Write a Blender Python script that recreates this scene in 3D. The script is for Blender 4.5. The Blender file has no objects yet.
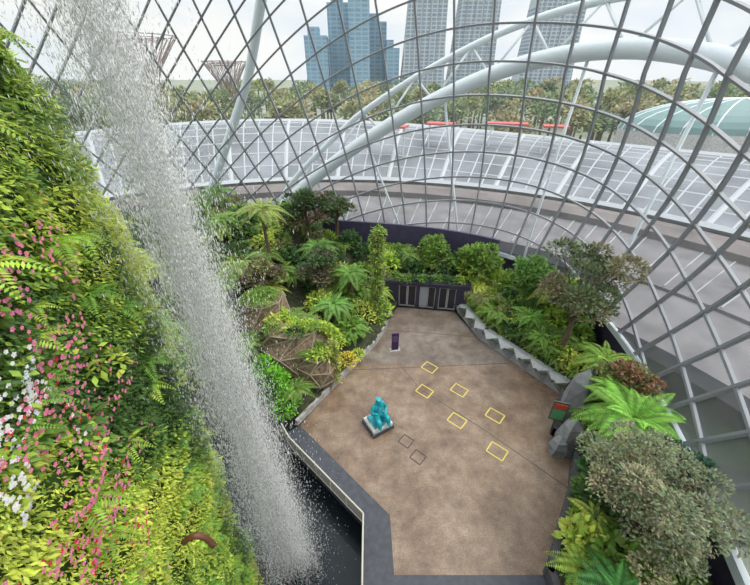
import bpy, math, random
import numpy as np
from mathutils import Vector
rng=np.random.default_rng(7); random.seed(7)
scene=bpy.context.scene
scene.view_settings.view_transform='Standard'
COL=scene.collection

# ---------------------------------------------------------------- helpers
def empty(name,loc=(0,0,0)):
    e=bpy.data.objects.new(name,None); e.location=loc; COL.objects.link(e); e.empty_display_size=.3
    return e
def mkmesh(name,verts,faces,mats=None,parent=None,smooth=False,fmat=None):
    me=bpy.data.meshes.new(name); me.from_pydata([tuple(map(float,v)) for v in verts],[],[tuple(map(int,f)) for f in faces]); me.update()
    o=bpy.data.objects.new(name,me); COL.objects.link(o)
    if mats:
        for m in (mats if isinstance(mats,(list,tuple)) else [mats]): me.materials.append(m)
    if fmat is not None: me.polygons.foreach_set('material_index',np.array(fmat,dtype=np.int32))
    if smooth: me.polygons.foreach_set('use_smooth',np.ones(len(me.polygons),dtype=bool))
    if parent: o.parent=parent
    return o
class Geo:
    """accumulates polygons of one object"""
    def __init__(s): s.v=[]; s.f=[]; s.m=[]
    def add(s,v,f,m=0):
        b=len(s.v); s.v+= [tuple(x) for x in v]; s.f+=[tuple(b+i for i in q) for q in f]; s.m+=[m]*len(f)
    def box(s,c,size,rot=0,m=0,taper=1.0):
        cx,cy,cz=c; x,y,z=[k/2 for k in size]; ca,sa=math.cos(rot),math.sin(rot); vs=[]
        for dz,t in ((-z,1),(z,taper)):
            for dx,dy in ((-x,-y),(x,-y),(x,y),(-x,y)):
                vs.append((cx+(dx*ca-dy*sa)*t,cy+(dx*sa+dy*ca)*t,cz+dz))
        s.add(vs,[(0,3,2,1),(4,5,6,7),(0,1,5,4),(1,2,6,5),(2,3,7,6),(3,0,4,7)],m)
    def prism(s,poly,z0,z1,m=0,msides=None):
        n=len(poly); vs=[(p[0],p[1],z0) for p in poly]+[(p[0],p[1],z1) for p in poly]
        s.add(vs,[tuple(range(n,2*n))],m)
        s.add(vs,[tuple(range(n-1,-1,-1))]+[(i,(i+1)%n,n+(i+1)%n,n+i) for i in range(n)],m if msides is None else msides)
    def tube(s,pts,rad,seg=8,m=0):
        pts=[Vector(p) for p in pts]; n=len(pts)
        if not hasattr(rad,'__len__'): rad=[rad]*n
        vs=[]; fs=[]
        for i,p in enumerate(pts):
            t=(pts[min(i+1,n-1)]-pts[max(i-1,0)]).normalized()
            a=t.cross(Vector((0,0,1)) if abs(t.z)<.95 else Vector((1,0,0))).normalized(); b=t.cross(a)
            for k in range(seg):
                th=2*math.pi*k/seg; vs.append(p+a*math.cos(th)*rad[i]+b*math.sin(th)*rad[i])
        for i in range(n-1):
            for k in range(seg):
                k2=(k+1)%seg; fs.append((i*seg+k,i*seg+k2,(i+1)*seg+k2,(i+1)*seg+k))
        fs.append(tuple(range(seg-1,-1,-1))); fs.append(tuple((n-1)*seg+k for k in range(seg)))
        s.add(vs,fs,m)
    def build(s,name,mats,parent=None,smooth=False): return mkmesh(name,s.v,s.f,mats,parent,smooth,s.m)

def nodes(name):
    m=bpy.data.materials.new(name); m.use_nodes=True; nt=m.node_tree
    return m,nt,nt.nodes['Principled BSDF'],nt.nodes,nt.links
def mat(name,col,rough=.6,metal=0,spec=.4,noise=0,scale=5,bump=0,emis=0):
    m,nt,p,N,L=nodes(name)
    p.inputs['Base Color'].default_value=(*col,1); p.inputs['Roughness'].default_value=rough
    p.inputs['Metallic'].default_value=metal; p.inputs['Specular IOR Level'].default_value=spec
    if noise or bump:
        tc=N.new('ShaderNodeTexCoord'); nz=N.new('ShaderNodeTexNoise'); nz.inputs['Scale'].default_value=scale; nz.inputs['Detail'].default_value=6
        L.new(tc.outputs['Object'],nz.inputs['Vector'])
        if noise:
            r=N.new('ShaderNodeValToRGB'); r.color_ramp.elements[0].position=.3; r.color_ramp.elements[1].position=.7
            r.color_ramp.elements[0].color=(*[c*(1-noise) for c in col],1); r.color_ramp.elements[1].color=(*[min(1,c*(1+noise)) for c in col],1)
            L.new(nz.outputs['Fac'],r.inputs['Fac']); L.new(r.outputs['Color'],p.inputs['Base Color'])
        if bump:
            b=N.new('ShaderNodeBump'); b.inputs['Strength'].default_value=bump; L.new(nz.outputs['Fac'],b.inputs['Height']); L.new(b.outputs['Normal'],p.inputs['Normal'])
    return m
def leafmat(name,trans=.35,rough=.5):
    m,nt,p,N,L=nodes(name)
    a=N.new('ShaderNodeAttribute'); a.attribute_name='Col'
    L.new(a.outputs['Color'],p.inputs['Base Color']); p.inputs['Roughness'].default_value=rough; p.inputs['Specular IOR Level'].default_value=.35
    t=N.new('ShaderNodeBsdfTranslucent'); L.new(a.outputs['Color'],t.inputs['Color'])
    mx=N.new('ShaderNodeMixShader'); mx.inputs[0].default_value=trans
    L.new(p.outputs[0],mx.inputs[1]); L.new(t.outputs[0],mx.inputs[2]); L.new(mx.outputs[0],N['Material Output'].inputs[0])
    return m
M_leaf=leafmat('leaf_green'); M_petal=leafmat('petals',.3,.7)
M_bark=mat('bark',(.12,.085,.06),.9,noise=.4,scale=12,bump=.4)
M_soil=mat('soil',(.05,.055,.03),.95,noise=.5,scale=3)

def nrmz(a): return a/np.maximum(np.linalg.norm(a,axis=1,keepdims=True),1e-9)
class Leaves:
    def __init__(s): s.P=[];s.D=[];s.N=[];s.L=[];s.W=[];s.C=[]
    def add(s,P,D,N,L,W,C):
        n=len(P); s.P.append(np.asarray(P,float)); s.D.append(nrmz(np.asarray(D,float))); s.N.append(np.asarray(N,float)*np.ones((n,3)))
        s.L.append(np.ones(n)*L); s.W.append(np.ones(n)*W); s.C.append(np.clip(np.asarray(C,float)*np.ones((n,3)),0,1))
    def build(s,name,material,parent=None):
        P=np.concatenate(s.P);D=np.concatenate(s.D);N=np.concatenate(s.N);Ln=np.concatenate(s.L)[:,None];W=np.concatenate(s.W)[:,None];C=np.concatenate(s.C)
        S=nrmz(np.cross(D,N)); N=nrmz(np.cross(S,D)); n=len(P)
        V=np.empty((n,5,3)); V[:,0]=P; c=P+D*Ln*.5
        V[:,1]=c-S*W/2-N*W*.15; V[:,2]=c+N*Ln*.04; V[:,3]=c+S*W/2-N*W*.15; V[:,4]=P+D*Ln-N*Ln*.16
        T=np.array([[0,2,1],[0,3,2],[1,2,4],[2,3,4]]); F=(np.arange(n)[:,None,None]*5+T[None]).reshape(-1)
        me=bpy.data.meshes.new(name); me.vertices.add(n*5); me.vertices.foreach_set('co',V.reshape(-1).astype(np.float32))
        nf=n*4; me.loops.add(nf*3); me.loops.foreach_set('vertex_index',F.astype(np.int32)); me.polygons.add(nf)
        me.polygons.foreach_set('loop_start',(np.arange(nf)*3).astype(np.int32))
        me.update(calc_edges=True); me.validate()
        at=me.attributes.new('Col','FLOAT_COLOR','POINT'); cc=np.ones((n,5,4)); cc[:,:,:3]=C[:,None,:]; at.data.foreach_set('color',cc.reshape(-1).astype(np.float32))
        me.materials.append(material); o=bpy.data.objects.new(name,me); COL.objects.link(o)
        if parent: o.parent=parent
        return o
def jit(c,n,a=.35):
    c=np.array(c)[None,:]*np.ones((n,1)); k=1+a*(rng.random((n,1))*2-1); h=1+.15*(rng.random((n,3))*2-1); return c*k*h
def clump(LV,c,r,n,size,col,wid=.45,up=.5,a=.4):
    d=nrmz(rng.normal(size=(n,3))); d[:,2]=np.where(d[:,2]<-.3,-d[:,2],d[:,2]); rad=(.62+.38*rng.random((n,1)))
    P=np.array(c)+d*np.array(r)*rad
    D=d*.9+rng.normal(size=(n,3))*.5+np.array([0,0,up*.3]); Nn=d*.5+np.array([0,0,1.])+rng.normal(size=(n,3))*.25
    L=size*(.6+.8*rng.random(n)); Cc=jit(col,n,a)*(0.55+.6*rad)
    LV.add(P,D,Nn,L,L*wid,Cc)
def fern(LV,c,nf,length,col,rise=.7,droop=.9,lw=.22,nl=26,tilt=0,th0=0):
    for i in range(nf):
        th=th0+2*math.pi*(i+random.random()*.6)/nf; L=length*random.uniform(.8,1.1); rs=rise*random.uniform(.7,1.2); dr=droop*random.uniform(.85,1.15)
        t=np.linspace(.08,1,nl); d=np.array([math.cos(th),math.sin(th),0]); sd=np.array([-math.sin(th),math.cos(th),0])
        P=np.array(c)+d*(L*t)[:,None]+np.array([0,0,1])*(L*(rs*t-dr*t*t))[:,None]
        tan=nrmz(d[None]+np.array([0,0,1])*(rs-2*dr*t)[:,None]); up=nrmz(np.cross(tan,np.ones((nl,1))*sd)*1.0)
        up=np.where(up[:,2:]<0,-up,up)
        ll=L*lw*np.sin(np.pi*np.clip(t*.93+.07,0,1)**.75)+L*.03
        sp=L/nl
        for s in (-1,1):
            LV.add(P,sd*s+tan*.45-up*.12,up,ll,sp*.95,jit(col,nl,.22)*random.uniform(.8,1.2))
        LV.add(P-tan*sp*.6,tan,up,np.ones(nl)*sp*1.7,.035*L/1.5,np.array(col)*.6)

def catmull(pts,n,closed=True):
    P=np.array(pts,float); m=len(P); out=[]
    segs=m if closed else m-1
    for i in range(segs):
        g=lambda k:P[k%m] if closed else P[min(max(k,0),m-1)]
        p0,p1,p2,p3=g(i-1),g(i),g(i+1),g(i+2)
        for t in np.linspace(0,1,n,endpoint=False):
            out.append(.5*((2*p1)+(-p0+p2)*t+(2*p0-5*p1+4*p2-p3)*t*t+(-p0+3*p1-3*p2+p3)*t**3))
    if not closed: out.append(P[-1])
    return np.array(out)
def inpoly(p,poly):
    x,y=p; c=False; n=len(poly); j=n-1
    for i in range(n):
        xi,yi=poly[i];xj,yj=poly[j]
        if (yi>y)!=(yj>y) and x<(xj-xi)*(y-yi)/(yj-yi)+xi: c=not c
        j=i
    return c
def dpoly(p,poly):
    p=np.array(p,float); best=1e9
    for i in range(len(poly)):
        a=np.array(poly[i],float);b=np.array(poly[(i+1)%len(poly)],float);ab=b-a
        t=np.clip(np.dot(p-a,ab)/np.dot(ab,ab),0,1); best=min(best,np.linalg.norm(p-a-ab*t))
    return best
def snoise(x,y,k=1.0,seed=0):
    r=np.random.default_rng(seed); o=0
    for i in range(6):
        a=r.random()*6.28; f=k*(.6+r.random()*1.6); o=o+np.sin((x*math.cos(a)+y*math.sin(a))*f+r.random()*6.28)
    return o/6

# ---------------------------------------------------------------- camera, light
cam=bpy.data.cameras.new('camera'); co=bpy.data.objects.new('camera',cam); COL.objects.link(co)
co.location=(0,0,20); co.rotation_euler=(math.radians(90-31.8),0,0); cam.sensor_width=36; cam.lens=16.8; cam.clip_end=3000
scene.camera=co
w=bpy.data.worlds.new('sky'); scene.world=w; w.use_nodes=True; N=w.node_tree.nodes; L=w.node_tree.links
bg=N['Background']; tc=N.new('ShaderNodeTexCoord'); nz=N.new('ShaderNodeTexNoise'); nz.inputs['Scale'].default_value=3; nz.inputs['Detail'].default_value=6
mp=N.new('ShaderNodeMapping'); mp.inputs['Scale'].default_value=(1,1,3); L.new(tc.outputs['Generated'],mp.inputs[0]); L.new(mp.outputs[0],nz.inputs['Vector'])
r=N.new('ShaderNodeValToRGB'); r.color_ramp.elements[0].position=.35; r.color_ramp.elements[0].color=(.49,.53,.585,1); r.color_ramp.elements[1].position=.6; r.color_ramp.elements[1].color=(.62,.615,.605,1)
sz_=N.new('ShaderNodeSeparateXYZ'); L.new(tc.outputs['Generated'],sz_.inputs[0])
zr=N.new('ShaderNodeMapRange'); zr.inputs['From Min'].default_value=.12; zr.inputs['From Max'].default_value=.7; zr.inputs['To Min'].default_value=1.95; zr.inputs['To Max'].default_value=4.8; L.new(sz_.outputs[2],zr.inputs['Value'])
L.new(nz.outputs['Fac'],r.inputs[0]); L.new(r.outputs[0],bg.inputs[0]); L.new(zr.outputs[0],bg.inputs[1])
sl=bpy.data.lights.new('sun','SUN'); sl.energy=3.2; sl.angle=math.radians(25); sl.color=(1,.93,.80); so=bpy.data.objects.new('sun',sl); COL.objects.link(so)
so.rotation_euler=Vector((-.5,-.05,-1)).to_track_quat('-Z','Y').to_euler(); so.location=(30,20,70)

# ---------------------------------------------------------------- dome shell
BASE=[(9,-6),(11.6,0),(13.9,6),(15.9,12),(17.3,18),(17.6,23.5),(16.6,28.5),(13.2,33),(7.5,36.2),(0,38.2),(-8,39.5),(-16,40),(-23,37.5),(-29,31),(-33,22),(-34,12),(-32,2),(-26,-7),(-15,-13),(-2,-13)]
bc=catmull(BASE,24); seg=np.linalg.norm(np.roll(bc,-1,0)-bc,axis=1); cum=np.concatenate([[0],np.cumsum(seg)]); LT=cum[-1]
bcc=np.vstack([bc,bc[:1]])
def base(s):
    s=np.mod(s,LT); return np.stack([np.interp(s,cum,bcc[:,0]),np.interp(s,cum,bcc[:,1])],-1)
CEN=np.array([-6.,12.]); H=42.; Z0=4.2
def sm(x,a,b):
    t=np.clip((x-a)/(b-a),0,1); return t*t*(3-2*t)
def P(s,h,off=0):
    s=np.asarray(s,float);h=np.asarray(h,float); b=base(s); p=1.65+(2.5-1.65)*sm(b[...,0],-24,8)
    v=np.clip(h/H,0,1); rr=(1-v**p)**(1/p); d=b-CEN; l=np.linalg.norm(d,axis=-1,keepdims=True)
    bul=1.6*sm(b[...,0],4,15)*np.sin(np.clip(h/16,0,1)*math.pi)
    xy=CEN+d*rr[...,None]+d/l*(off+bul[...,None]); return np.concatenate([xy,(Z0+h)[...,None]],-1)
def Nrm(s,h):
    e=.15; a=P(s+e,h)-P(s-e,h); hh=np.clip(h,.2,H-.3); b=P(s,hh+.15)-P(s,hh-.15); n=np.cross(a,b); n=nrmz(n)
    c=np.concatenate([CEN,[12]])-P(s,h); sg=np.sign((n*c).sum(1,keepdims=True)); return n*sg
dome=empty('glass_dome')
ns,nh=192,44
S=np.linspace(0,LT,ns,endpoint=False); Hh=H*np.sin(np.linspace(0,math.pi/2,nh+1))
V=[];F=[]
for h in Hh: V+=list(P(S,np.full(ns,h)))
for j in range(nh):
    for i in range(ns):
        i2=(i+1)%ns; F.append((j*ns+i,j*ns+i2,(j+1)*ns+i2,(j+1)*ns+i))
mg,nt,p,Nn,Lk=nodes('dome_glass')
tr=Nn.new('ShaderNodeBsdfTransparent'); tr.inputs[0].default_value=(.94,.96,.96,1); gl=Nn.new('ShaderNodeBsdfGlossy'); gl.inputs['Roughness'].default_value=.05
gl.inputs[0].default_value=(.9,.95,1,1)
df=Nn.new('ShaderNodeBsdfDiffuse'); df.inputs[0].default_value=(.75,.77,.80,1)
lw=Nn.new('ShaderNodeLayerWeight'); pw=Nn.new('ShaderNodeMath'); pw.operation='POWER'; pw.inputs[1].default_value=4.5; Lk.new(lw.outputs['Facing'],pw.inputs[0]); lw.inputs['Blend'].default_value=.5
ad=Nn.new('ShaderNodeMath'); ad.operation='MULTIPLY_ADD'; ad.inputs[1].default_value=.6; ad.inputs[2].default_value=.05; Lk.new(pw.outputs[0],ad.inputs[0])
mx=Nn.new('ShaderNodeMixShader')
Lk.new(ad.outputs[0],mx.inputs[0]); Lk.new(tr.outputs[0],mx.inputs[1]); Lk.new(gl.outputs[0],mx.inputs[2])
mx2=Nn.new('ShaderNodeMixShader'); mx2.inputs[0].default_value=.14; Lk.new(mx.outputs[0],mx2.inputs[1]); Lk.new(df.outputs[0],mx2.inputs[2]); Lk.new(mx2.outputs[0],Nn['Material Output'].inputs[0])
mkmesh('glass_skin',V,F,mg,dome,True)
M_mull=mat('mullion_steel',(.25,.26,.285),.5,metal=.1)
M_white=mat('white_steel',(.52,.57,.60),.4)
def beam(G,pts,nr,w,d,inn=0):
    pts=np.asarray(pts); n=len(pts); t=np.gradient(pts,axis=0); t=nrmz(t); sd=nrmz(np.cross(t,nr)); nr=nrmz(np.cross(sd,t))
    q=np.stack([pts+sd*w/2+nr*inn,pts-sd*w/2+nr*inn,pts-sd*w/2+nr*(inn+d),pts+sd*w/2+nr*(inn+d)],1).reshape(-1,3)
    f=[]
    for i in range(n-1):
        for k in range(4):
            k2=(k+1)%4; f.append((i*4+k,i*4+k2,i*4+4+k2,i*4+4+k))
    G.add(q,f)
ip=lambda pt:cum[np.argmin(np.linalg.norm(bc-np.array(pt),axis=1))]
s_c=ip((10,35)); s_e=ip((-33.5,16)); s_w=ip((-10,-13.5))
G=Geo(); nm=74; KF=.022
for k in range(nm):
    s0=k*LT/nm; u=s0-s_c
    g=KF*np.clip(u,-22,32); 
    if s0>s_e: g=KF*32*(1-(s0-s_e)/(LT-s_e))
    if s0<6: g=g*(s0/6)
    h=H*np.sin(np.linspace(0,math.pi/2*.97,44)); s=s0+g*np.clip(h,0,26)
    beam(G,P(s,h),Nrm(s,h),.15,.24)
G.build('mullion_ribs',M_mull,dome)
G=Geo()
def Fs(s):
    u=s-s_c; f=np.where(u>0,np.where(u<34,-.0165*u*u,-.0165*34*34-1.12*(u-34)),np.where(u>-20,-.010*u*u,-4.0-.3*(-u-20)))
    ue=s_e-s_c; fe=-.0165*34*34-1.12*(ue-34); f0=-4-.3*(s_c-20)
    return np.where(s<s_e,f,fe+(f0-fe)*(s-s_e)/(LT-s_e))
ss=np.linspace(0,LT,300); fmin=Fs(ss).min()
for h0 in np.arange(-.0,H-fmin,2.4):
    hh=h0+Fs(ss); ok=(hh>=0)&(hh<=H*.96)
    idx=np.where(ok)[0]
    if len(idx)<3: continue
    for part in np.split(idx,np.where(np.diff(idx)>1)[0]+1):
        if len(part)<3: continue
        beam(G,P(ss[part],hh[part]),Nrm(ss[part],hh[part]),.14,.2)
G.build('mullion_rings',M_mull,dome)
G=Geo(); s2=np.linspace(0,LT,200); z=np.full(200,0.); beam(G,P(s2,z),Nrm(s2,z),.35,.35); G.build('sill_beam',M_white,dome)
G=Geo()
def smooth3(pts,n=10): return catmull(pts,n,False)
A1=smooth3([(-13,43,1),(-11.5,42.5,6),(-3,42.3,12.6),(6,41,17.8),(14,38,21),(20,30.5,21.6),(23,20.5,19),(24,10,13),(23.5,2,6),(23,-2,-2)])
G.tube(A1,.7,14)
A2=[p+np.array([.8,.8,3.4])*min(1,i/20) for i,p in enumerate(A1)]; G.tube(A2[8:],.32,10)
for i in range(12,len(A1)-6,6):
    G.tube([A1[i],A2[i+3]],.12,6); G.tube([A2[i+3],A1[i+6] if i+6<len(A1) else A1[-1]],.12,6)
A3=smooth3([(-22.5,44,-2),(-21.5,43,5),(-17,42.5,13),(-13,41.5,19.5),(-10,39.5,25.5),(-6,36,33),(-2,28,41),(0,18,48)])
G.tube(A3,.45,10)
for p,q in [((10,40,4),(7,40.5,18.2)),((17,36,4),(17.5,34.5,21.4)),((21,27,4),(21.5,26,20.7)),((3,42,4),(-1,42,13.8)),((-5,42,4),(-7,42.4,9.8))]:
    G.tube([(p[0],p[1],-3),p,q],.14,8)
G.build('outer_arches',M_white,dome,True)
M_purple=mat('purple_wall',(.06,.05,.10),.6,noise=.2,scale=2)
V=[];n=200; b=base(s2)
for zz in (-3,Z0+.1): V+=[(x,y,zz) for x,y in b]
F=[(i,(i+1)%n,n+(i+1)%n,n+i) for i in range(n-1)]
mkmesh('wall_perimeter',V,F,M_purple)
sb_=np.linspace(ip((13.2,33)),ip((-6,39.3)),40); q=P(sb_,np.zeros(40),-1.3); G=Geo()
for i in range(39):
    a,b2=q[i],q[i+1]; G.box(((a[0]+b2[0])/2,(a[1]+b2[1])/2,4.0),(np.linalg.norm(a-b2)+.02,.3,4.4),math.atan2(b2[1]-a[1],b2[0]-a[0]))
G.build('wall_back',[M_purple])

# ---------------------------------------------------------------- plaza
PLAZA=[(2.2,29.5),(7.9,28.6),(9.3,24.3),(13.6,18),(11.5,14.6),(12.3,13.1),(11.1,11),(8.1,7),(.9,7),(.8,9.65),(-5.05,15.3),(-2,20.5),(0,23.6),(.9,25.7)]
m,nt,p,N,L=nodes('plaza_paving')
tc=N.new('ShaderNodeTexCoord')
def nzn(sc,det=6,ro=.6):
    a=N.new('ShaderNodeTexNoise'); a.inputs['Scale'].default_value=sc; a.inputs['Detail'].default_value=det; a.inputs['Roughness'].default_value=ro; L.new(tc.outputs['Object'],a.inputs['Vector']); return a
def ramp(src,e):
    a=N.new('ShaderNodeValToRGB'); cr=a.color_ramp
    while len(cr.elements)<len(e): cr.elements.new(.5)
    for i,(q,c) in enumerate(e): cr.elements[i].position=q; cr.elements[i].color=(*c,1)
    L.new(src,a.inputs[0]); return a
def mul(a,b,f=1,t='MULTIPLY'):
    x=N.new('ShaderNodeMixRGB'); x.blend_type=t; x.inputs[0].default_value=f; L.new(a,x.inputs[1]); L.new(b,x.inputs[2]); return x
sx=N.new('ShaderNodeSeparateXYZ'); L.new(tc.outputs['Object'],sx.inputs[0])
a1=ramp(nzn(.35,8,.7).outputs[0],[(.35,(.17,.11,.072)),(.5,(.265,.182,.126)),(.65,(.36,.27,.20))])
a2=ramp(nzn(1.1,10,.75).outputs[0],[(.38,(.66,.64,.63)),(.58,(1,1,1))])
a3=ramp(nzn(14,5,.85).outputs[0],[(.38,(.56,.56,.56)),(.62,(1.15,1.15,1.15))])
mm=mul(mul(a1.outputs[0],a2.outputs[0]).outputs[0],a3.outputs[0])
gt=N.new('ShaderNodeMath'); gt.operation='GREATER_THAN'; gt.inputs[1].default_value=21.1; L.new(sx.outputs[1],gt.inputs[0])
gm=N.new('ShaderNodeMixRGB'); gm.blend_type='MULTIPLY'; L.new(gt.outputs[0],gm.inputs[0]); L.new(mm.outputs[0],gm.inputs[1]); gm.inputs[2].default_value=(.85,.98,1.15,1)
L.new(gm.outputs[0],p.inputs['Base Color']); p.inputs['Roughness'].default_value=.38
M_plaza=m
M_dark=mat('dark_paving',(.05,.055,.07),.5,noise=.25,scale=3)
M_conc=mat('concrete',(.38,.38,.37),.8,noise=.25,scale=3,bump=.1)
M_brown=mat('brown_wall',(.14,.09,.06),.8,noise=.3,scale=2)
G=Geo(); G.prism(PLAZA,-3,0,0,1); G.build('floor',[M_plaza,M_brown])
WALK=[(-5.05,15.3),(.8,9.65),(.9,7),(8.1,7),(8.1,6.2),(.9,6.2),(.9,1),(-.5,1),(-.6,9.2),(-5.3,13.6),(-6.0,14.6)]
G=Geo(); G.prism(WALK,-.4,-.004,0); G.build('pool_walkway',[M_dark])
G=Geo(); G.prism([(.9,6.2),(9,6.2),(9,0),(.9,0)],-.5,-.02,0); G.build('floor_front',[M_conc])
G=Geo()
for a,b,wd in [((-2,20.5),(11.2,21.3),.07),((2.2,20.75),(3.2,18.9),.05),((3.0,18.9),(7.3,14.9),.06),((7.3,14.9),(11.2,10.9),.06),((-.5,16.5),(2.2,14.9),.04),((.9,25.7),(9.0,24.7),.07)]:
    a=np.array(a);b=np.array(b);d=(b-a)/np.linalg.norm(b-a);nn=np.array([-d[1],d[0]])*wd/2
    G.prism([a-nn,b-nn,b+nn,a+nn],0,.004)
G.build('paving_joints',[mat('joint',(.10,.085,.075),.8)])
M_yel=mat('yellow_paint',(.66,.53,.10),.6); M_blk=mat('black_paint',(.05,.045,.045),.6)
def rectmark(c,wd,ht,rot,mt):
    G=Geo(); t=.07
    ca,sa=math.cos(rot),math.sin(rot)
    for (dx,dy,sx_,sy_) in ((0,ht/2,wd,t),(0,-ht/2,wd,t),(wd/2,0,t,ht),(-wd/2,0,t,ht)):
        G.box((c[0]+dx*ca-dy*sa,c[1]+dx*sa+dy*ca,.006),(sx_,sy_,.008),rot)
    return G.build('floor_marking',[mt])
for c in [(4.4,20.8),(3.7,18.3),(6.3,18.4),(5.6,15.7),(8.3,16.1),(7.65,13.4)]: rectmark(c,1.05,.85,-.72,M_yel)
for c in [(2,14.1),(2.65,13.0)]: rectmark(c,.75,.7,-.7,M_blk)
m,nt,p,N,L=nodes('pool_water'); p.inputs['Base Color'].default_value=(.012,.018,.022,1); p.inputs['Roughness'].default_value=.12; p.inputs['Specular IOR Level'].default_value=.25
nz=N.new('ShaderNodeTexNoise'); nz.inputs['Scale'].default_value=3; bp=N.new('ShaderNodeBump'); bp.inputs['Strength'].default_value=.3; L.new(nz.outputs[0],bp.inputs['Height']); L.new(bp.outputs[0],p.inputs['Normal'])
G=Geo(); G.prism([(-24,0),(1,0),(1,15),(-4.5,16),(-24,16)],-2.4,-1.6); G.build('pool',[m])
rail=empty('walkway_railing')
M_glassr,nt,p,Nn,Lk=nodes('rail_mesh'); tr=Nn.new('ShaderNodeBsdfTransparent'); mx=Nn.new('ShaderNodeMixShader'); mx.inputs[0].default_value=.75
p.inputs['Base Color'].default_value=(.45,.40,.32,1); Lk.new(tr.outputs[0],mx.inputs[1]); Lk.new(p.outputs[0],mx.inputs[2]); Lk.new(mx.outputs[0],Nn['Material Output'].inputs[0])
path=[(-6.0,14.6),(-5.3,13.6),(-.6,9.2),(-.5,1)]
G=Geo(); G2=Geo()
for i in range(3):
    a=np.array(path[i]);b=np.array(path[i+1]);l=np.linalg.norm(b-a);k=max(1,int(l/1.1))
    for j in range(k+1):
        q=a+(b-a)*j/k; G.box((q[0],q[1],.55),(.05,.05,1.1))
    for zz,rd in ((1.12,.045),(.12,.02)): G.tube([(a[0],a[1],zz),(b[0],b[1],zz)],rd,6)
    G2.add([(a[0],a[1],.12),(b[0],b[1],.12),(b[0],b[1],1.08),(a[0],a[1],1.08)],[(0,1,2,3)])
G.build('posts_and_handrail',[mat('rail_steel',(.55,.52,.46),.5)],rail); G2.build('infill_mesh',[M_glassr],rail)

# ---------------------------------------------------------------- entrance
ent=empty('entrance_portal')
M_pd=mat('purple_panel',(.035,.03,.06),.5)
ang=math.atan2(28.6-29.5,7.9-2.2)
def E(u,v): 
    d=np.array([math.cos(ang),math.sin(ang)]); nn=np.array([-d[1],d[0]]); return np.array([2.2,29.5])+d*u+nn*v
def ebox(G,u0,u1,v0,v1,z0,z1,m=0):
    c=E((u0+u1)/2,(v0+v1)/2); G.box((c[0],c[1],(z0+z1)/2),(u1-u0,v1-v0,z1-z0),ang,m)
G=Geo(); ebox(G,-1.6,7.0,0,1.6,2.6,2.95); ebox(G,-1.6,.1,0,1.6,0,2.6); ebox(G,5.8,7.0,0,1.6,0,2.6); ebox(G,.1,5.8,1.4,1.6,0,2.6)
for u in (1.9,3.8): ebox(G,u,u+.25,0,.3,0,2.6)
G.build('portal_frame',[M_pd],ent)
dm=[mat('door_steel',(.45,.45,.47),.4,metal=.2),mat('door_glass_dark',(.02,.02,.03),.1,spec=.6),mat('door_glass_painted_lit',(.35,.37,.42),.2)]  # last one: pane painted paler to suggest a lit interior behind the door
for i,(u0,u1) in enumerate([(.15,1.85),(2.2,3.75),(4.1,5.75)]):
    G=Geo(); um=(u0+u1)/2
    for a,b in ((u0,um-.02),(um+.02,u1)):
        ebox(G,a,a+.08,.3,.38,0,2.5,0); ebox(G,b-.08,b,.3,.38,0,2.5,0); ebox(G,a,b,.3,.38,2.4,2.52,0); ebox(G,a,b,.3,.38,0,.15,0); ebox(G,a+.08,b-.08,.33,.35,.15,2.4,1 if (i!=1 or a>u0) else 2)
    G.build('door_%d'%(i+1),dm,ent)
G=Geo(); G.box((1.7,22.9,.9),(.6,.1,1.8),.15,0); G.box((1.7,22.9,.03),(.9,.45,.06),.15,1); G.box((1.69,22.84,1.25),(.45,.02,.6),.15,2)
G.build('information_totem',[mat('totem_purple',(.06,.02,.10),.5),M_conc,mat('totem_panel',(.11,.07,.16),.5)])

# ---------------------------------------------------------------- planting beds
LEFTZ=[(-5.2,15.4),(-2,20.5),(0,23.6),(.9,25.7),(2.2,29.5),(.6,30.2),(.6,36.4),(-8,38.0),(-16,39.2),(-22.3,36.8),(-28,31),(-32,22),(-31,15.5),(-6,15.6)]
RIGHTZ=[(7.9,28.6),(9.3,24.3),(13.6,18),(11.6,14.6),(12.3,13.1),(11.1,11),(8.1,7),(8.1,-1),(10.9,-1),(13.5,6),(15.4,12),(16.8,18),(17.1,23.5),(16.1,28.2),(12.2,32),(7.0,34.5),(.6,36.2),(.6,31.4),(9,30.6)]
def TZ(x,y):
    d=dpoly((x,y),PLAZA)
    if x>.5 and x<9.3 and y>30: return 3.0+.06*(y-31)
    if inpoly((x,y),LEFTZ): return min(7,.5+.42*d)
    if y<14: return min(3.0,.75+.3*d)
    return min(3.2,.9+.33*d)
for nm_,Z in (('planting_bed',LEFTZ),('planting_bed',RIGHTZ)):
    V=[];F=[];ix={}
    for i in np.arange(-33,19,.4):
        for j in np.arange(-1.6,40,.4):
            if inpoly((i+.2,j+.2),Z):
                q=[]
                for dx,dy in ((0,0),(.4,0),(.4,.4),(0,.4)):
                    k=(round(i+dx,2),round(j+dy,2))
                    if k not in ix: ix[k]=len(V); V.append((k[0],k[1],TZ(*k)-.15))
                    q.append(ix[k])
                F.append(q)
    mkmesh(nm_,V,F,M_soil,None,True)
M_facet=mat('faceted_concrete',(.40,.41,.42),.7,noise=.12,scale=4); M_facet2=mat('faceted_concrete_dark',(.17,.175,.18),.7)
G=Geo(); pr=[(8.0,29.2),(9.3,24.3),(13.7,17.9)]; tot=[]
for i in range(2):
    a=np.array(pr[i]);b=np.array(pr[i+1]);k=3 if i==0 else 5
    for j in range(k): tot.append(a+(b-a)*j/k)
tot.append(np.array(pr[-1]))
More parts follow.
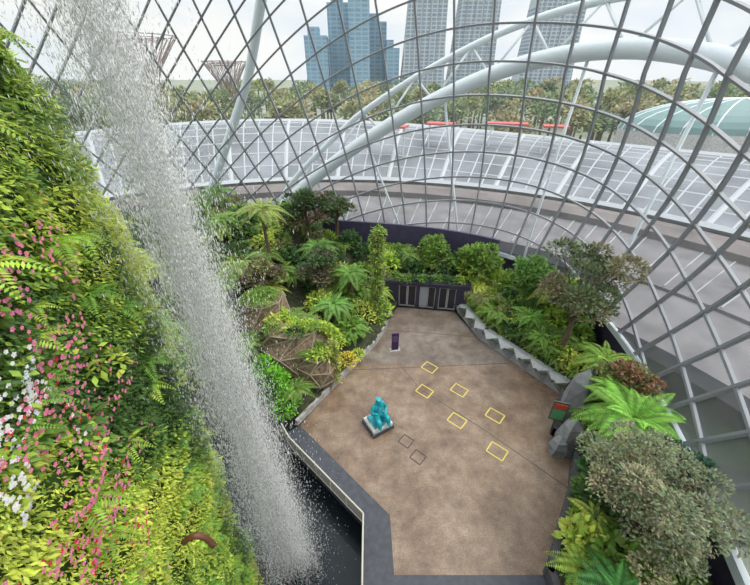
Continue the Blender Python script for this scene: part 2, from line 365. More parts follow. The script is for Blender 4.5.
for i in range(len(tot)-1):
    a,b=tot[i],tot[i+1]; d=(b-a)/np.linalg.norm(b-a); nn=np.array([d[1],-d[0]])
    if nn[0]<0: nn=-nn
    h1=h2=1.05; mid=(a+b)/2
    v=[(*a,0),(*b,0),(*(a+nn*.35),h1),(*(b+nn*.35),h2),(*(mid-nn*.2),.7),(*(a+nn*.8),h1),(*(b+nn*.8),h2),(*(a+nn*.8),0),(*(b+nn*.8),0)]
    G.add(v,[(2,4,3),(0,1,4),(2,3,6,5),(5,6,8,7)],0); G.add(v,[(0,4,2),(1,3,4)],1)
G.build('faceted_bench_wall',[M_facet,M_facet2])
def wallpath(name,pts,h,t,mt):
    G=Geo()
    for i in range(len(pts)-1):
        a=np.array(pts[i]);b=np.array(pts[i+1]);c=(a+b)/2;l=np.linalg.norm(b-a); G.box((c[0],c[1],h/2),(l+t,t,h),math.atan2(b[1]-a[1],b[0]-a[0]))
    return G.build(name,[mt])
M_dkc=mat('dark_planter_wall',(.09,.09,.10),.6,noise=.2,scale=3)
wallpath('planter_wall',[(13.7,17.9),(12.4,16),(12.3,13.1),(11.1,11),(8.1,7),(8.1,1)],.8,.3,M_dkc)
wallpath('planter_wall',[(-5.2,15.4),(-2,20.5),(0,23.6),(.9,25.7),(1.6,28.6)],.5,.2,M_conc)
G=Geo()
def stone(c,w_,d_,h,lean,rot,k):
    r=random.Random(k); vs=[]
    for zf,sc in ((0,1),(.45,1.12),(.8,.8)):
        for q in range(5):
            th=rot+2*math.pi*q/5+r.uniform(-.2,.2); vs.append((c[0]+math.cos(th)*w_*sc+lean[0]*zf,c[1]+math.sin(th)*d_*sc+lean[1]*zf,h*zf+r.uniform(-.1,.1)*(zf>0)))
    vs.append((c[0]+lean[0],c[1]+lean[1],h)); fs=[]
    for a in range(2):
        for q in range(5):
            q2=(q+1)%5; fs+=[(a*5+q,a*5+q2,a*5+5+q2),(a*5+q,a*5+5+q2,a*5+5+q)]
    for q in range(5): fs.append((10+q,10+(q+1)%5,15))
    G.add(vs,fs)
stone((11.95,13.6,0),.75,.7,2.6,(.1,.1),.3,1); stone((12.75,15.3,0),.85,.75,5.0,(.2,.2),.8,2); stone((11.35,13.3,0),.55,.5,1.5,(-.1,0),.1,3); stone((13.9,16.4,0),.7,.7,3.8,(.3,.3),.1,4)
G.build('faceted_standing_stones',[mat('stone_grey',(.22,.23,.24),.7,noise=.2,scale=3)])
G=Geo(); c=(11.55,14.75); G.box((*c,2.1),(.9,.08,1.6),-.3,0); G.box((c[0]-.03,c[1]-.05,1.85),(.74,.06,.85),-.3,1); G.box((c[0]-.03,c[1]-.05,2.55),(.74,.06,.4),-.3,2); G.box((*c,.65),(.12,.1,1.3),-.3,0)
G.build('poster_stand',[mat('poster_frame',(.1,.11,.11),.5),mat('poster_green',(.1,.32,.14),.5),mat('poster_red',(.6,.08,.04),.5)])

lp=empty('lattice_planter')
def facet(c,rx,ry,h,k,seg=7):
    r=random.Random(k); vs=[]
    for zf,sc in ((0,.85),(.35,1.05),(.7,1.0),(1,.75)):
        for q in range(seg):
            th=2*math.pi*(q+.5*(zf in(.35,1)))/seg; vs.append((c[0]+math.cos(th)*rx*sc*r.uniform(.9,1.1),c[1]+math.sin(th)*ry*sc*r.uniform(.9,1.1),c[2]+h*zf))
    fs=[]
    for a in range(3):
        for q in range(seg):
            q2=(q+1)%seg; fs+=[(a*seg+q,a*seg+q2,a*seg+seg+q2),(a*seg+q,a*seg+seg+q2,a*seg+seg+q)]
    fs.append(tuple(3*seg+q for q in range(seg))); return vs,fs
M_lat=mat('lattice_panel',(.20,.145,.095),.9,noise=.6,scale=5,bump=.5); M_edge=mat('lattice_edge',(.33,.28,.20),.8)
LAT=[((-6.0,20.3,0),2.6,2.2,4.6),((-4.2,19.0,0),1.5,1.4,3.2),((-8.6,22.5,0),2.2,2.,5.6)]
for k,(c,rx,ry,h) in enumerate(LAT):
    vs,fs=facet(c,rx,ry,h,k); mkmesh('panel_%d'%k,vs,fs,M_lat,lp)
    G=Geo(); es=set()
    for f in fs[:-1]:
        for i in range(3):
            e=tuple(sorted((f[i],f[(i+1)%3]))); es.add(e)
    for a,b in es: G.tube([vs[a],vs[b]],.045,5)
    G.build('edge_bars_%d'%k,[M_edge],lp)

GR=dict(mid=(.17,.29,.05),bright=(.36,.51,.075),lime=(.50,.60,.11),dark=(.065,.14,.045),olive=(.23,.25,.09),grey=(.19,.23,.13),red=(.20,.07,.04),yel=(.75,.62,.07))
shr=Leaves(); pts=[]
def nearlat(x,y):
    return any(((x-c[0])/(rx+.5))**2+((y-c[1])/(ry+.5))**2<1 for c,rx,ry,h in LAT) or (-8.5<x<-2.8 and 16.9<y<20.5)
def fill(Z,n,lo,hi,mind):
    xs=[p[0] for p in Z];ys=[p[1] for p in Z];c=0;t=0
    while c<n and t<20000:
        t+=1;x=random.uniform(min(xs),max(xs));y=random.uniform(min(ys),max(ys))
        if not inpoly((x,y),Z) or dpoly((x,y),Z)<.8 or nearlat(x,y): continue
        if dpoly((x,y),PLAZA)<1.35 and x>7 and y>13: continue
        if any((x-a)**2+(y-b)**2<mind**2 for a,b in pts): continue
        pts.append((x,y)); c+=1; z=TZ(x,y); r_=random.uniform(lo,hi)
        col=GR[random.choice(['mid','mid','dark','bright','olive','mid','lime','dark'])]
        k=random.random()
        if k<.35: fern(shr,(x,y,z+.5+r_*.4),11,r_*1.5,col if col!=GR['dark'] else GR['mid'],nl=18)
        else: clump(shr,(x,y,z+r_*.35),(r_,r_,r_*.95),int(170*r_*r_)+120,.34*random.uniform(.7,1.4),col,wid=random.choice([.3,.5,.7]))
fill(LEFTZ,170,.8,1.6,1.0); fill(RIGHTZ,210,.6,1.2,.78)
for x,y,z,r_,c in [(-2.2,20.6,.8,.8,'yel'),(-1.4,21.6,.6,.5,'lime')]: clump(shr,(x,y,z),(r_,r_,r_),350,.18,GR[c])
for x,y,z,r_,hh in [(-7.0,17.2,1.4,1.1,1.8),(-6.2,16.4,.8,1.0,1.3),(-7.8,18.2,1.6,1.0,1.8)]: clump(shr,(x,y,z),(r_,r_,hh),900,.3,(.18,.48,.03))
for t in np.linspace(0,1,9): clump(shr,(8.9+2.3*t,6.6+3.9*t,.95),(.5,.5,.5),170,.22,GR[random.choice(['mid','dark','bright'])])
for t in np.linspace(0,1,12): 
    q=E(-1.2+7.8*t,.5+.5*random.random()); clump(shr,(q[0],q[1],3.05),(.6,.5,.45),150,.25,GR[random.choice(['mid','dark','bright','olive'])],up=-.5)
for i in range(22):
    t=i/21; k=t*(len(tot)-1); a=tot[min(int(k),len(tot)-2)]; b=tot[min(int(k),len(tot)-2)+1]; q=a+(b-a)*(k-min(int(k),len(tot)-2)); nn_=np.array([.85,.5])*1.25
    if i%3==0: fern(shr,(q[0]+nn_[0],q[1]+nn_[1],1.7),9,1.1,GR['mid'],nl=16)
    else: clump(shr,(q[0]+nn_[0],q[1]+nn_[1],1.25),(.5,.5,.5),150,.25,GR[random.choice(['mid','dark','bright','olive'])])
for (cx,cy,cz),rx,ry,h in LAT:
    for q in range(8):
        a=random.random()*6.28; rr=rx*.6*random.random()**.5; p0=(cx+math.cos(a)*rr,cy+math.sin(a)*rr,h+.1)
        if q%3==0: fern(shr,(p0[0],p0[1],h+.3),9,1.0,GR['mid'],nl=16)
        else: clump(shr,p0,(.6,.6,.4),150,.25,GR[random.choice(['mid','bright','dark','lime'])])
for i in range(90):
    t=i/89; x=-8.5+6.*t; y=21.8-2.2*t+.6*math.sin(t*9); z=5.0-.3*math.sin(t*7)-(1.5*t*t)
    clump(shr,(x,y,z),(.4,.4,.35),45,.22,GR['bright'] if i%3 else GR['lime'])
for i in range(80):
    t=i/79; clump(shr,(-3.0+.2*math.sin(i),18.9+.3*math.cos(i*2),4.0-3.4*t),(.25,.25,.3),26,.2,GR['lime'] if i%2 else GR['olive'])
shr.build('shrub_and_fern_planting',M_leaf)
vc=empty('vine_column'); G=Geo(); G.tube([(.2,26.2,0),(.2,26.2,4.5),(.25,26.3,9.2)],[.3,.26,.3],10); G.build('post',[M_bark],vc)
lv=Leaves()
for i in range(60): 
    z=.5+9*i/59; clump(lv,(.2+.15*math.sin(i),26.2,z),(.5,.5,.45),60,.28,[GR['olive'],GR['bright'],GR['mid']][i%3],up=-1)
lv.build('vines',M_leaf,vc)

def treefern(c,h,nf,length,col,name='tree_fern',**kw):
    e=empty(name); G=Geo(); x,y,z=c
    G.tube([(x+.15,y,z-.3),(x+.05,y+.05,z+h*.5),(x,y,z+h)],[.2,.15,.13],8); G.build('trunk',[M_bark],e)
    lv=Leaves(); fern(lv,(x,y,z+h),nf,length,col,**kw); fern(lv,(x,y,z+h+.05),nf//2,length*.6,[k*1.25 for k in col],rise=1.3,droop=.8)
    lv.build('fronds',M_leaf,e)
def tree(c,h,r_,col,n,size,name='broadleaf_tree',col2=None,k=0,smin=.2,smax=.42,nb=20):
    e=empty(name); G=Geo(); x,y,z=c; rr=random.Random(k+5); lv=Leaves()
    G.tube([(x,y,z-.3),(x+.1,y,z+h*.35),(x-.05,y+.05,z+h*.7)],[.22,.16,.1],8)
    for i in range(nb):
        th=2*math.pi*i/nb*1.9; el=rr.uniform(-.35,1); rad=r_*rr.uniform(.3,.95)*(1-.35*max(el,0)); q=(x+math.cos(th)*rad,y+math.sin(th)*rad,z+h*.72+el*r_*.75)
        m0=(x,y,z+h*rr.uniform(.3,.6)); G.tube([m0,((m0[0]+q[0])/2,(m0[1]+q[1])/2,(m0[2]+q[2])/2+.1),q],[.08,.05,.025],6)
        cc=col2 if (col2 is not None and i%3==0) else col; s_=rr.uniform(smin,smax)
        clump(lv,q,(r_*s_,r_*s_,r_*s_*.8),int(n/nb*(s_/((smin+smax)/2))**2),size,cc,wid=.5)
    G.build('trunk_and_branches',[M_bark],e); lv.build('foliage',M_leaf,e)
treefern((-9.6,28.6,5.0),5.4,15,2.5,(.30,.38,.10)); treefern((-11.6,26.8,4.4),1.8,17,3.0,(.29,.40,.13)); treefern((-2.2,27.2,2.8),2.2,13,2.3,(.18,.35,.07)); treefern((-14.5,31,5.6),3,13,2.4,(.20,.34,.08))
treefern((-3.5,24.5,1.8),1.8,13,2.3,(.20,.40,.09)); treefern((-5.3,29.5,4),2.5,12,2.2,(.17,.32,.07)); treefern((-2.0,23.2,.9),1.4,12,1.8,(.20,.38,.07)); treefern((-16,35,6),4,12,2.4,(.15,.27,.07))
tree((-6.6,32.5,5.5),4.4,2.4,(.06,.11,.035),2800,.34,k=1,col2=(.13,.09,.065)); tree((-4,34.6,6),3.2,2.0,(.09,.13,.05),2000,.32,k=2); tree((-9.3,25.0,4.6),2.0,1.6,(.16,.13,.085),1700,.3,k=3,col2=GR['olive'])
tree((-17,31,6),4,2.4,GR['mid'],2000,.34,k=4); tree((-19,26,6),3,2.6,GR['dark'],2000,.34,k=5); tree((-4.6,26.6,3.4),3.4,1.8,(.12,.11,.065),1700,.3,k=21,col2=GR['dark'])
tree((14.3,20.6,2.6),6.6,3.2,(.11,.15,.065),7500,.25,k=6,col2=(.22,.20,.11)); tree((11.3,7.8,1.5),4.8,2.9,(.25,.29,.17),14000,.15,k=7,col2=(.36,.34,.21),smin=.14,smax=.32,nb=42)
tree((13.9,9.6,2.5),3.0,1.2,(.04,.11,.06),1700,.25,k=8); tree((10.0,30.5,2.2),3.4,2.1,GR['mid'],2600,.34,k=9); tree((13.8,27,2.8),2.5,2.0,(.12,.25,.05),2200,.32,k=10)
tree((6.2,33,3.2),2.0,1.5,GR['mid'],1600,.34,k=11); tree((14.9,14.6,2.8),2.4,1.5,GR['olive'],2000,.24,k=12,col2=(.26,.15,.08)); tree((15.6,23,2.8),3.2,1.6,GR['mid'],1800,.3,k=13)
treefern((13.4,11.9,1.2),3.6,22,2.9,(.22,.46,.07),nl=34); treefern((15.3,24.6,2.6),2.6,15,2.4,(.36,.44,.08),droop=1.1); treefern((15.0,17.0,2.2),2.0,13,2.2,(.29,.48,.08)); treefern((12.9,23.5,2.2),.8,12,1.8,(.20,.40,.07))
treefern((13.1,21.6,1.9),.6,12,1.4,(.24,.44,.07)); treefern((9.5,5.4,1.2),1.6,12,1.7,(.12,.36,.09)); treefern((3.5,33,3.0),1.2,12,1.8,GR['mid']); treefern((14.0,14.0,2.0),2.6,14,1.9,(.26,.48,.08))

# ---------------------------------------------------------------- statue
st=empty('seated_statue')
G=Geo(); G.box((.2,15.3,.14),(1.6,1.5,.28),.55,1); G.box((.2,15.3,.40),(1.45,1.35,.26),.55,0); G.box((.2,15.3,.64),(1.1,1.0,.24),.55,2)
M_teal=mat('teal_patina',(.015,.33,.40),.35,noise=.35,scale=5)
G.build('plinth',[mat('plinth_white',(.62,.62,.6),.6),mat('plinth_dark',(.06,.07,.08),.5),M_teal],st)
me=bpy.data.meshes.new('figure'); J=[(0,0,.95,.30),(0,.03,1.3,.27),(0,.05,1.62,.29),(0,.0,1.82,.12),(0,-.04,2.08,.2),(0,-.06,2.2,.17),
 (.2,-.1,.9,.2),(.3,-.62,1.05,.15),(.28,-.68,.66,.12),(.28,-.85,.6,.09),(-.2,-.1,.9,.2),(-.3,-.62,1.05,.15),(-.28,-.68,.66,.12),(-.28,-.85,.6,.09),
 (.32,.03,1.62,.13),(.46,-.1,1.3,.11),(.2,-.45,1.25,.08),(.1,-.5,1.3,.08),(-.32,.03,1.62,.13),(-.46,-.1,1.3,.11),(-.2,-.42,1.42,.08),(-.05,-.3,1.8,.08)]
Ed=[(0,1),(1,2),(2,3),(3,4),(4,5),(0,6),(6,7),(7,8),(8,9),(0,10),(10,11),(11,12),(12,13),(2,14),(14,15),(15,16),(16,17),(2,18),(18,19),(19,20),(20,21)]
me.from_pydata([j[:3] for j in J],Ed,[]); fo=bpy.data.objects.new('figure',me); COL.objects.link(fo)
sk=fo.modifiers.new('s','SKIN')
for i,j in enumerate(J): me.skin_vertices[0].data[i].radius=(j[3],j[3])
me.skin_vertices[0].data[0].use_root=True
sb=fo.modifiers.new('b','SUBSURF'); sb.levels=2; sb.render_levels=2; me.materials.append(M_teal)
fo.location=(.2,15.35,-.03); fo.rotation_euler=(0,0,.55); fo.scale=(1.15,1.15,1.2); fo.parent=st

# ---------------------------------------------------------------- planted mountain wall
MW=[(-4.6,-6),(-4.7,-2),(-4.9,1),(-5.1,3.5),(-5.6,6),(-6.8,8.6),(-9,10.8),(-12,12),(-15.5,11.5),(-18,7),(-18,0),(-15,-7),(-10,-9),(-6,-8)]
mc=catmull(MW,16); mt_=np.roll(mc,-1,0)-np.roll(mc,1,0); mnr=np.stack([mt_[:,1],-mt_[:,0]],1); mnr=mnr/np.linalg.norm(mnr,axis=1,keepdims=True)
mcen=np.array([-11,1]); sgn=np.sign(((mc-mcen)*mnr).sum(1)); mnr=mnr*sgn[:,None]
mcum=np.concatenate([[0],np.cumsum(np.linalg.norm(np.roll(mc,-1,0)-mc,axis=1))])
mcl=np.vstack([mc,mc[:1]]);mnl=np.vstack([mnr,mnr[:1]])
def disp(s,z): return .42*snoise(s,z,.9,3)+.40*snoise(s,z*1.4,2.0,5)-.13*np.clip(z-16.5,0,None)**1.15
def MP(s,z,off=0):
    s=np.mod(s,mcum[-1]); x=np.interp(s,mcum,mcl[:,0]);y=np.interp(s,mcum,mcl[:,1]);nx=np.interp(s,mcum,mnl[:,0]);ny=np.interp(s,mcum,mnl[:,1])
    d=disp(s,z)+off-.25; return np.stack([x+nx*d,y+ny*d,z],-1),np.stack([nx,ny,0*nx],-1)
mtn=empty('planted_mountain')
sg_=np.linspace(0,mcum[-1],260,endpoint=False); zg=np.linspace(-3,27,120); V=[];F=[]
for z in zg: V+=list(MP(sg_,np.full(260,z),-.15)[0])
for j in range(119):
    for i in range(260): F.append((j*260+i,j*260+(i+1)%260,(j+1)*260+(i+1)%260,(j+1)*260+i))
F.append(tuple(119*260+i for i in range(260)))
mkmesh('rock_core',V,F,mat('moss_soil',(.04,.08,.015),.95,noise=.5,scale=4),mtn,True)
smax=mcum[16*6+8]; smin=mcum[16]
lv=Leaves(); n=230000
s=smin+(smax-smin)*rng.random(n); z=-2.8+29.8*rng.random(n)
keep=rng.random(n)<np.where(z<4,.6,1); s=s[keep];z=z[keep];n=len(s)
p_,nn=MP(s,z,0); p_=p_+nn*(rng.random((n,1))*.28)
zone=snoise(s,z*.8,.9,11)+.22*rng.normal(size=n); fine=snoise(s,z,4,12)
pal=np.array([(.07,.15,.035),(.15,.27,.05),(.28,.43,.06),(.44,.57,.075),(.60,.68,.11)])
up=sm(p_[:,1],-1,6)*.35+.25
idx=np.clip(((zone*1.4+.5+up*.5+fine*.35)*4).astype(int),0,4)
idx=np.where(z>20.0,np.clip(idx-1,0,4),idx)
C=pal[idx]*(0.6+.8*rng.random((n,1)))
D=nn*.8+rng.normal(size=(n,3))*.55+np.array([0,0,-.45]); Nv=nn*.8+np.array([0,0,.9])+rng.normal(size=(n,3))*.2
sz=.085*(.6+.9*rng.random(n))*(1+.5*(fine>.1)); wd=sz*np.where(zone>.1,.35,.6)
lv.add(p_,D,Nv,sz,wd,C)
for i in range(750):
    s0=random.uniform(smin,smax); z0=random.uniform(-1,26.5); q,nq=MP(np.array([s0]),np.array([z0]),.05); q=q[0];nq=nq[0]
    if i%3==0: fern(lv,tuple(q+nq*.1),7,random.uniform(.35,.8),random.choice([(.30,.50,.06),(.40,.57,.08),(.20,.39,.06)]),nl=14,rise=.5,droop=.9)
    else: clump(lv,tuple(q),(.3,.3,.3),60,random.uniform(.12,.24),random.choice([GR['mid'],GR['bright'],(.10,.21,.045),GR['lime']]),wid=random.choice([.25,.5]),up=-1)
lv.build('wall_foliage',M_leaf,mtn)
fl=Leaves()
def flowers(ylo,yhi,zlo,zhi,n,col,size=.05,sd=21,th=0.):
    for i in range(n):
        yy=random.uniform(ylo,yhi); s0=np.interp(yy,mc[:16*6,1],mcum[:16*6]); z0=random.uniform(zlo,zhi)
        if snoise(s0,z0,2.5,sd)+random.uniform(-.3,.3)<th: continue
        q,nq=MP(np.array([s0]),np.array([z0]),.33); q=q[0];nq=nq[0]; k=5; t_=np.arange(k)*2*math.pi/k+random.random()
        u=np.array([-nq[1],nq[0],0]); v=np.array([0,0,1.]); D=u[None]*np.cos(t_)[:,None]+v[None]*np.sin(t_)[:,None]+nq[None]*.25
        fl.add(np.repeat(q[None],k,0),D,nq+np.array([0,0,.2]),size*random.uniform(.8,1.3),size*.95,jit(col,k,.12))
flowers(.3,5.6,12.5,18.0,1700,(.9,.27,.43),.043,th=-.05); flowers(2.4,4.0,14.6,16.9,520,(.93,.90,.91),.043,sd=33,th=-.05); flowers(.3,4.5,11,17,260,(.8,.04,.08),.04); flowers(.3,4,9,13,400,(.85,.2,.45),.042); flowers(3,6.5,14,20,120,(.9,.3,.45),.04)
fl.build('impatiens_flowers',M_petal,mtn)
G=Geo(); pc=smooth3([(-4.9,4.25,9.85),(-4.6,4.3,10.05),(-4.4,4.35,9.85),(-4.33,4.4,9.3)],8)
G.tube(pc,.08,12,0); G.tube([pc[-1],pc[-1]+np.array([0,.0,-.06])],[.07,.05],12,1)
G.build('wall_spout',[mat('terracotta_brown',(.14,.06,.03),.5),mat('spout_inside',(.5,.48,.45),.6)],None,True)

# ---------------------------------------------------------------- waterfall
wf=empty('waterfall')
m,nt,p,Nn,Lk=nodes('water_droplets'); p.inputs['Base Color'].default_value=(.98,.99,1,1); p.inputs['Roughness'].default_value=.2
tl=Nn.new('ShaderNodeBsdfTranslucent'); tl.inputs[0].default_value=(1,1,1,1); mx=Nn.new('ShaderNodeMixShader'); mx.inputs[0].default_value=.5; Lk.new(p.outputs[0],mx.inputs[1]); Lk.new(tl.outputs[0],mx.inputs[2]); Lk.new(mx.outputs[0],Nn['Material Output'].inputs[0])
n=210000
z=-1.6+28*rng.random(n)**.95; f=np.clip((25.4-z)/27,0,1)
K=60; strand=rng.integers(0,K,n); so_=rng.normal(size=(K,2)); ph=rng.random(K)*28; ln_k=3+6*rng.random(K)
pulse=.5+.5*np.sin((z-ph[strand])/ln_k[strand]*2*math.pi)
wfun=.42+.55*f
bx=-5.0+1.0*f; by=7.7+.2*f; jw=.06+.22*(1-pulse)
x=bx+(so_[strand,0]*.5*wfun)+rng.normal(size=n)*jw*(.7+f)
y=by+(so_[strand,1]*.45*wfun)+rng.normal(size=n)*jw*(.7+f)
wide=rng.random(n)<.14; x=np.where(wide,x-.15+rng.normal(size=n)*.8,x); y=np.where(wide,y+rng.normal(size=n)*.75,y)
wr=(.0022+.008*rng.random(n)**2.8)*(1+.7*f); ln=wr*(2+7*rng.random(n)); c=np.stack([x,y,z],1)
V=np.empty((n,5,3)); 
V[:,0]=c+np.stack([0*wr,0*wr,ln],1); V[:,1]=c+np.stack([wr,0*wr,0*wr],1); V[:,2]=c+np.stack([-.5*wr,.87*wr,0*wr],1); V[:,3]=c+np.stack([-.5*wr,-.87*wr,0*wr],1); V[:,4]=c-np.stack([0*wr,0*wr,ln],1)
T=np.array([[0,1,2],[0,2,3],[0,3,1],[4,2,1],[4,3,2],[4,1,3]]); Fi=(np.arange(n)[:,None,None]*5+T[None]).reshape(-1)
me=bpy.data.meshes.new('droplets'); me.vertices.add(n*5); me.vertices.foreach_set('co',V.reshape(-1).astype(np.float32)); nf=n*6; me.loops.add(nf*3); me.loops.foreach_set('vertex_index',Fi.astype(np.int32)); me.polygons.add(nf); me.polygons.foreach_set('loop_start',(np.arange(nf)*3).astype(np.int32)); me.update(calc_edges=True); me.materials.append(m)
o=bpy.data.objects.new('droplets',me); COL.objects.link(o); o.parent=wf
def veilmat(name,scale,e0,e1,amin,amax):
    mv,nt,p,Nn,Lk=nodes(name); p.inputs['Base Color'].default_value=(.98,.99,1,1); p.inputs['Roughness'].default_value=.4
    tl=Nn.new('ShaderNodeBsdfTranslucent'); tl.inputs[0].default_value=(1,1,1,1); mxa=Nn.new('ShaderNodeMixShader'); mxa.inputs[0].default_value=.5; Lk.new(p.outputs[0],mxa.inputs[1]); Lk.new(tl.outputs[0],mxa.inputs[2])
    tcx=Nn.new('ShaderNodeTexCoord'); mpn=Nn.new('ShaderNodeMapping'); mpn.inputs['Scale'].default_value=scale; nzx=Nn.new('ShaderNodeTexNoise'); nzx.inputs['Scale'].default_value=1.6; nzx.inputs['Detail'].default_value=10; nzx.inputs['Roughness'].default_value=.7
    Lk.new(tcx.outputs['Object'],mpn.inputs[0]); Lk.new(mpn.outputs[0],nzx.inputs['Vector'])
    rp=Nn.new('ShaderNodeValToRGB'); rp.color_ramp.elements[0].position=e0; rp.color_ramp.elements[0].color=(amin,amin,amin,1); rp.color_ramp.elements[1].position=e1; rp.color_ramp.elements[1].color=(amax,amax,amax,1); Lk.new(nzx.outputs[0],rp.inputs[0])
    at=Nn.new('ShaderNodeAttribute'); at.attribute_name='fade'; ml=Nn.new('ShaderNodeMath'); ml.operation='MULTIPLY'; Lk.new(rp.outputs[0],ml.inputs[0]); Lk.new(at.outputs['Fac'],ml.inputs[1])
    tr=Nn.new('ShaderNodeBsdfTransparent'); mx=Nn.new('ShaderNodeMixShader'); Lk.new(ml.outputs[0],mx.inputs[0]); Lk.new(tr.outputs[0],mx.inputs[1]); Lk.new(mxa.outputs[0],mx.inputs[2]); Lk.new(mx.outputs[0],Nn['Material Output'].inputs[0]); return mv
mv=veilmat('water_veil',(6,6,.4),.42,.68,.0,.9); ms=veilmat('water_spray',(1.4,1.4,.5),.38,.70,.1,.9)
for k,(dx,dy,wd_,mm_,op) in enumerate([(-.2,.3,.9,mv,.8),(.15,-.1,1.2,mv,.8),(0,.1,.6,mv,.8),(-.2,-.4,1.7,ms,.32)]):
    V=[];F=[];fd=[]; nu,nv=15,30
    for j in range(nv):
        zz=25.8-27.4*j/(nv-1); ff=j/(nv-1)
        for i in range(nu):
            u=(i/(nu-1)*2-1); ww=wd_*(.5+.65*ff); V.append((-5.0+1.0*ff+dx+u*ww*.85,7.7+.2*ff+dy+u*ww*.5+.12*math.sin(u*6+k),zz)); fd.append(op*(1-u*u)**1.4*(.25+.5*min(1,ff*1.8)))
    for j in range(nv-1):
        for i in range(nu-1): F.append((j*nu+i,j*nu+i+1,(j+1)*nu+i+1,(j+1)*nu+i))
    o=mkmesh('veil_%d'%k,V,F,mm_,wf,True); a=o.data.attributes.new('fade','FLOAT','POINT'); a.data.foreach_set('value',np.array(fd,dtype=np.float32))

# ---------------------------------------------------------------- outside
G=Geo(); G.add([(-1500,-300,-3),(1500,-300,-3),(1500,2500,-3),(-1500,2500,-3)],[(0,1,2,3)]); G.build('ground',[mat('grass_ground',(.16,.18,.14),.9,noise=.4,scale=.03)])
M_roof=mat('terrace_paving',(.135,.13,.14),.8,spec=.1,noise=.25,scale=.4); M_roof2=mat('roof_white',(.30,.32,.34),.6,spec=.2,noise=.15,scale=.2); M_roof3=mat('deck_brown',(.13,.115,.115),.8,spec=.1,noise=.3,scale=.3)
M_rglass=mat('roof_glass_pale',(.15,.16,.18),.75,spec=.1,noise=.35,scale=.09); M_rrib=mat('roof_rib',(.36,.38,.41),.6,spec=.2)
G=Geo()
def arcroof(r0,r1,z0,z1,z2,a0,a1,cx,cy,m):
    n=30;v=[];f=[]
    for i in range(n+1):
        a=math.radians(a0+(a1-a0)*i/n)
        for r_,z in ((r0,z0-1.2),(r0,z0),((r0+r1)/2,z1),(r1,z2),(r1,z2-1.5)): v.append((cx+r_*math.sin(a),cy+r_*math.cos(a),z))
    for i in range(n):
        for k in range(4): f.append((i*5+k,i*5+5+k,i*5+6+k,i*5+1+k))
    G.add(v,f,m)
arcroof(31.5,40,2.8,3.0,3.2,48,105,-6,4,0); arcroof(40,50,3.5,4.0,4.2,-45,105,-6,4,0); arcroof(50,54,5.0,5.4,5.2,-45,105,-6,4,2)
for i in range(20):
    a=math.radians(-42+i*7); G.tube([(-6+44.5*math.sin(a),4+44.5*math.cos(a),-3),(-6+45.5*math.sin(a),4+45.5*math.cos(a),3.5)],.25,8,1)
for i in range(0,151,3):
    a=math.radians(-45+i); G.tube([(-6+40.2*math.sin(a),4+40.2*math.cos(a),3.6),(-6+49.8*math.sin(a),4+49.8*math.cos(a),4.3)],.07,4,1)
G.build('terrace_deck',[M_roof,M_roof2,M_roof3])
G=Geo(); NA=64; NR=8
def RP(ia,jr):
    a=math.radians(-44+140*ia/NA); t=jr/NR; r_=55+33*t; z=5.5+6.0*math.sin(t*math.pi*.62)*(.75+.25*math.sin(ia*.12)); return (-6+r_*math.sin(a),4+r_*math.cos(a),z)
v=[RP(i,j) for i in range(NA+1) for j in range(NR+1)]; f=[(i*(NR+1)+j,(i+1)*(NR+1)+j,(i+1)*(NR+1)+j+1,i*(NR+1)+j+1) for i in range(NA) for j in range(NR)]
G.add(v,f,0)
for i in range(0,NA+1): G.tube([RP(i,j) for j in range(NR+1)],.12 if i%4 else .35,4,1)
for j in range(0,NR+1): G.tube([RP(i,j) for i in range(NA+1)],.12 if j not in(0,NR) else .45,4,1)
for i in range(0,NA): 
    a,b=RP(i,0),RP(i+1,0); G.add([(a[0],a[1],-3),(b[0],b[1],-3),b,a],[(0,1,2,3)],2)
G.build('neighbouring_glazed_roof',[M_rglass,M_rrib,M_roof3])
for x,y,wd_ in [(3,66,5),(12,70,5),(24,70,7),(31,66,4)]:
    G=Geo(); G.box((x,y,12.6),(wd_,3.2,.3),-.3,0)
    for dx in (-.4,.4): G.box((x+dx*wd_,y,4.8),(.2,.2,15.3),-.3,1)
    G.build('red_canopy',[mat('red_canvas',(.36,.07,.06),.7),M_white])
G=Geo(); nu,nv=24,8; v=[];f=[]
for j in range(nv+1):
    ph=j/nv*math.pi/2
    for i in range(nu):
        th=2*math.pi*i/nu; v.append((78+24*math.cos(th)*math.cos(ph),84+11*math.sin(th)*math.cos(ph),10+6.0*math.sin(ph)))
for j in range(nv):
    for i in range(nu): f.append((j*nu+i,j*nu+(i+1)%nu,(j+1)*nu+(i+1)%nu,(j+1)*nu+i))
G.add(v,f,0)
for i in range(0,nu,1): G.tube([v[j*nu+i] for j in range(nv+1)],.15,5,1)
G.prism([(78+24*math.cos(2*math.pi*i/24),84+11*math.sin(2*math.pi*i/24)) for i in range(24)],-3,10,2)
G.build('glazed_pavilion',[mat('teal_glass',(.12,.20,.20),.6,spec=.2),M_white,M_conc])
lv=Leaves(); G=Geo()
for i in range(320):
    y=random.uniform(100,230); x=random.uniform(-1.15*y,1.2*y); hgt=random.uniform(8,15)+ (y-95)*.02; r_=random.uniform(4,7.5)
    c=random.choice([(.13,.19,.09),(.18,.23,.10),(.24,.25,.12),(.29,.26,.14),(.12,.16,.10)])
    G.tube([(x,y,-3),(x,y,hgt-r_*.5)],[.5,.3],5)
    for k in range(4): clump(lv,(x+random.uniform(-.5,.5)*r_,y+random.uniform(-.5,.5)*r_,hgt-r_*.5+random.uniform(-.2,.5)*r_),(r_*.6,r_*.6,r_*.5),80,1.2,c,wid=.7)
e=empty('park_trees'); lv.build('canopies',M_leaf,e); G.build('trunks',[M_bark],e)
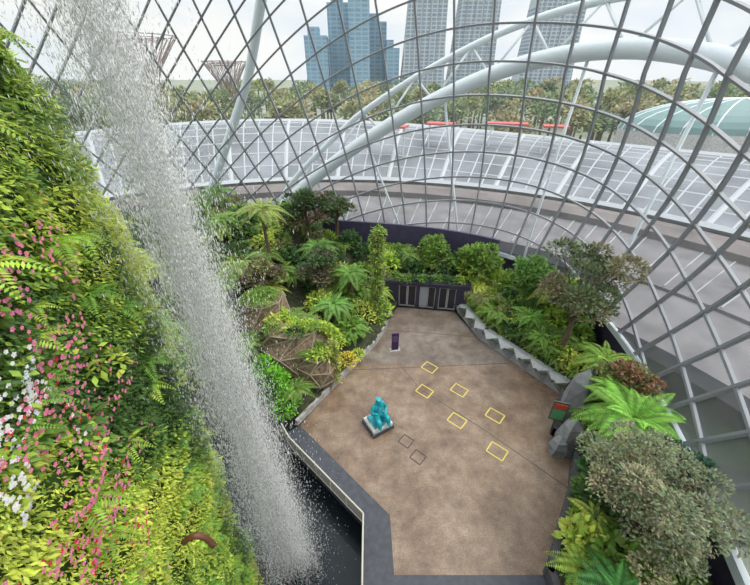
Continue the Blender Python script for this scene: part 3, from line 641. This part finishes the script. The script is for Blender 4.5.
def supertree(x,y,h,r_):
    G=Geo()
    for k in range(18):
        a=2*math.pi*k/18; pp=[]
        for t in np.linspace(0,1,9):
            rad=2.6-1.0*math.sin(t*math.pi*.7)+ (r_-1.6)*max(0,(t-.55)/.45)**2; pp.append((x+math.cos(a+t*.5)*rad,y+math.sin(a+t*.5)*rad,-3+(h+3)*min(1,t**.85)))
        G.tube(pp,.14,5,0)
        for da in (-.17,.17): G.tube([pp[-3],(x+math.cos(a+.5+da)*r_*1.1,y+math.sin(a+.5+da)*r_*1.1,h+.8)],.1,4,0)
    G.tube([(x,y,-3),(x,y,h*.8)],[1.5,1.1],12,1)
    for rr in (.55,.8,1.05): G.tube([(x+math.cos(t)*r_*rr,y+math.sin(t)*r_*rr,h-1.5+rr*2) for t in np.linspace(0,2*math.pi,25)],.12,4,0)
    G.build('supertree',[mat('purple_steel',(.30,.24,.25),.5),mat('trunk_planting',(.22,.18,.13),.9,noise=.6,scale=1.5)])
supertree(-60,110,28,8); supertree(-46,128,23,6)
def towermat(name,c1,c2,sx_,rh):
    m,nt,p,N,L=nodes(name); tc=N.new('ShaderNodeTexCoord'); b=N.new('ShaderNodeTexBrick'); b.offset=0
    mp=N.new('ShaderNodeMapping'); mp.inputs['Rotation'].default_value=(math.radians(90),0,0); L.new(tc.outputs['Object'],mp.inputs[0]); L.new(mp.outputs[0],b.inputs[0])
    b.inputs['Scale'].default_value=1; b.inputs['Brick Width'].default_value=sx_; b.inputs['Row Height'].default_value=rh; b.inputs['Mortar Size'].default_value=rh*.16; b.inputs['Mortar Smooth'].default_value=0
    b.inputs['Color1'].default_value=(*c1,1); b.inputs['Color2'].default_value=(*[k*.8 for k in c1],1); b.inputs['Mortar'].default_value=(*c2,1)
    L.new(b.outputs[0],p.inputs['Base Color']); p.inputs['Roughness'].default_value=.5; p.inputs['Specular IOR Level'].default_value=.2; return m
M_t1=towermat('blue_tower_glass_hazed',(.17,.28,.38),(.23,.34,.43),9,5); M_t2=towermat('hotel_tower_facade_hazed',(.22,.27,.33),(.40,.44,.49),7,4.6)  # distance haze mixed into the facade colours: lightened and desaturated
for x0,x1,y,h in [(-97,-66,600,68),(-68,-34,640,108),(-36,-8,600,122),(-14,16,650,88),(14,34,620,55)]:
    G=Geo(); G.box(((x0+x1)/2,y,h/2-2),(x1-x0,35,h),.05); G.box(((x0+x1)/2-3,y,h+3),((x1-x0)*.5,20,10),.05); G.build('office_tower',[M_t1])
def hotel(xa,xb,y,k):
    G=Geo(); v=[];f=[]
    n=14
    for j in range(n+1):
        t=j/n; z=-3+205*t; le=xa+16*t**.8; re=xb+6*t+10*(1-t)**2
        v+=[(le,y,z),(re,y,z),(re,y+30,z),(le,y+30,z)]
    for j in range(n):
        for q in range(4): f.append((j*4+q,j*4+(q+1)%4,j*4+4+(q+1)%4,j*4+4+q))
    f.append((n*4,n*4+1,n*4+2,n*4+3)); G.add(v,f)
    for q in range(1,5):
        xx=xa+(xb-xa)*q/5; G.box((xx+6,y-.6,98),(1.,1.2,196),0,1)
    G.build('hotel_tower',[M_t2,M_roof2])
hotel(36,92,600,0); hotel(108,166,610,1); hotel(214,288,620,2)
G=Geo(); G.prism([(30,590),(150,582),(310,600),(318,625),(150,645),(30,640)],202,212); G.build('rooftop_deck',[M_roof2])
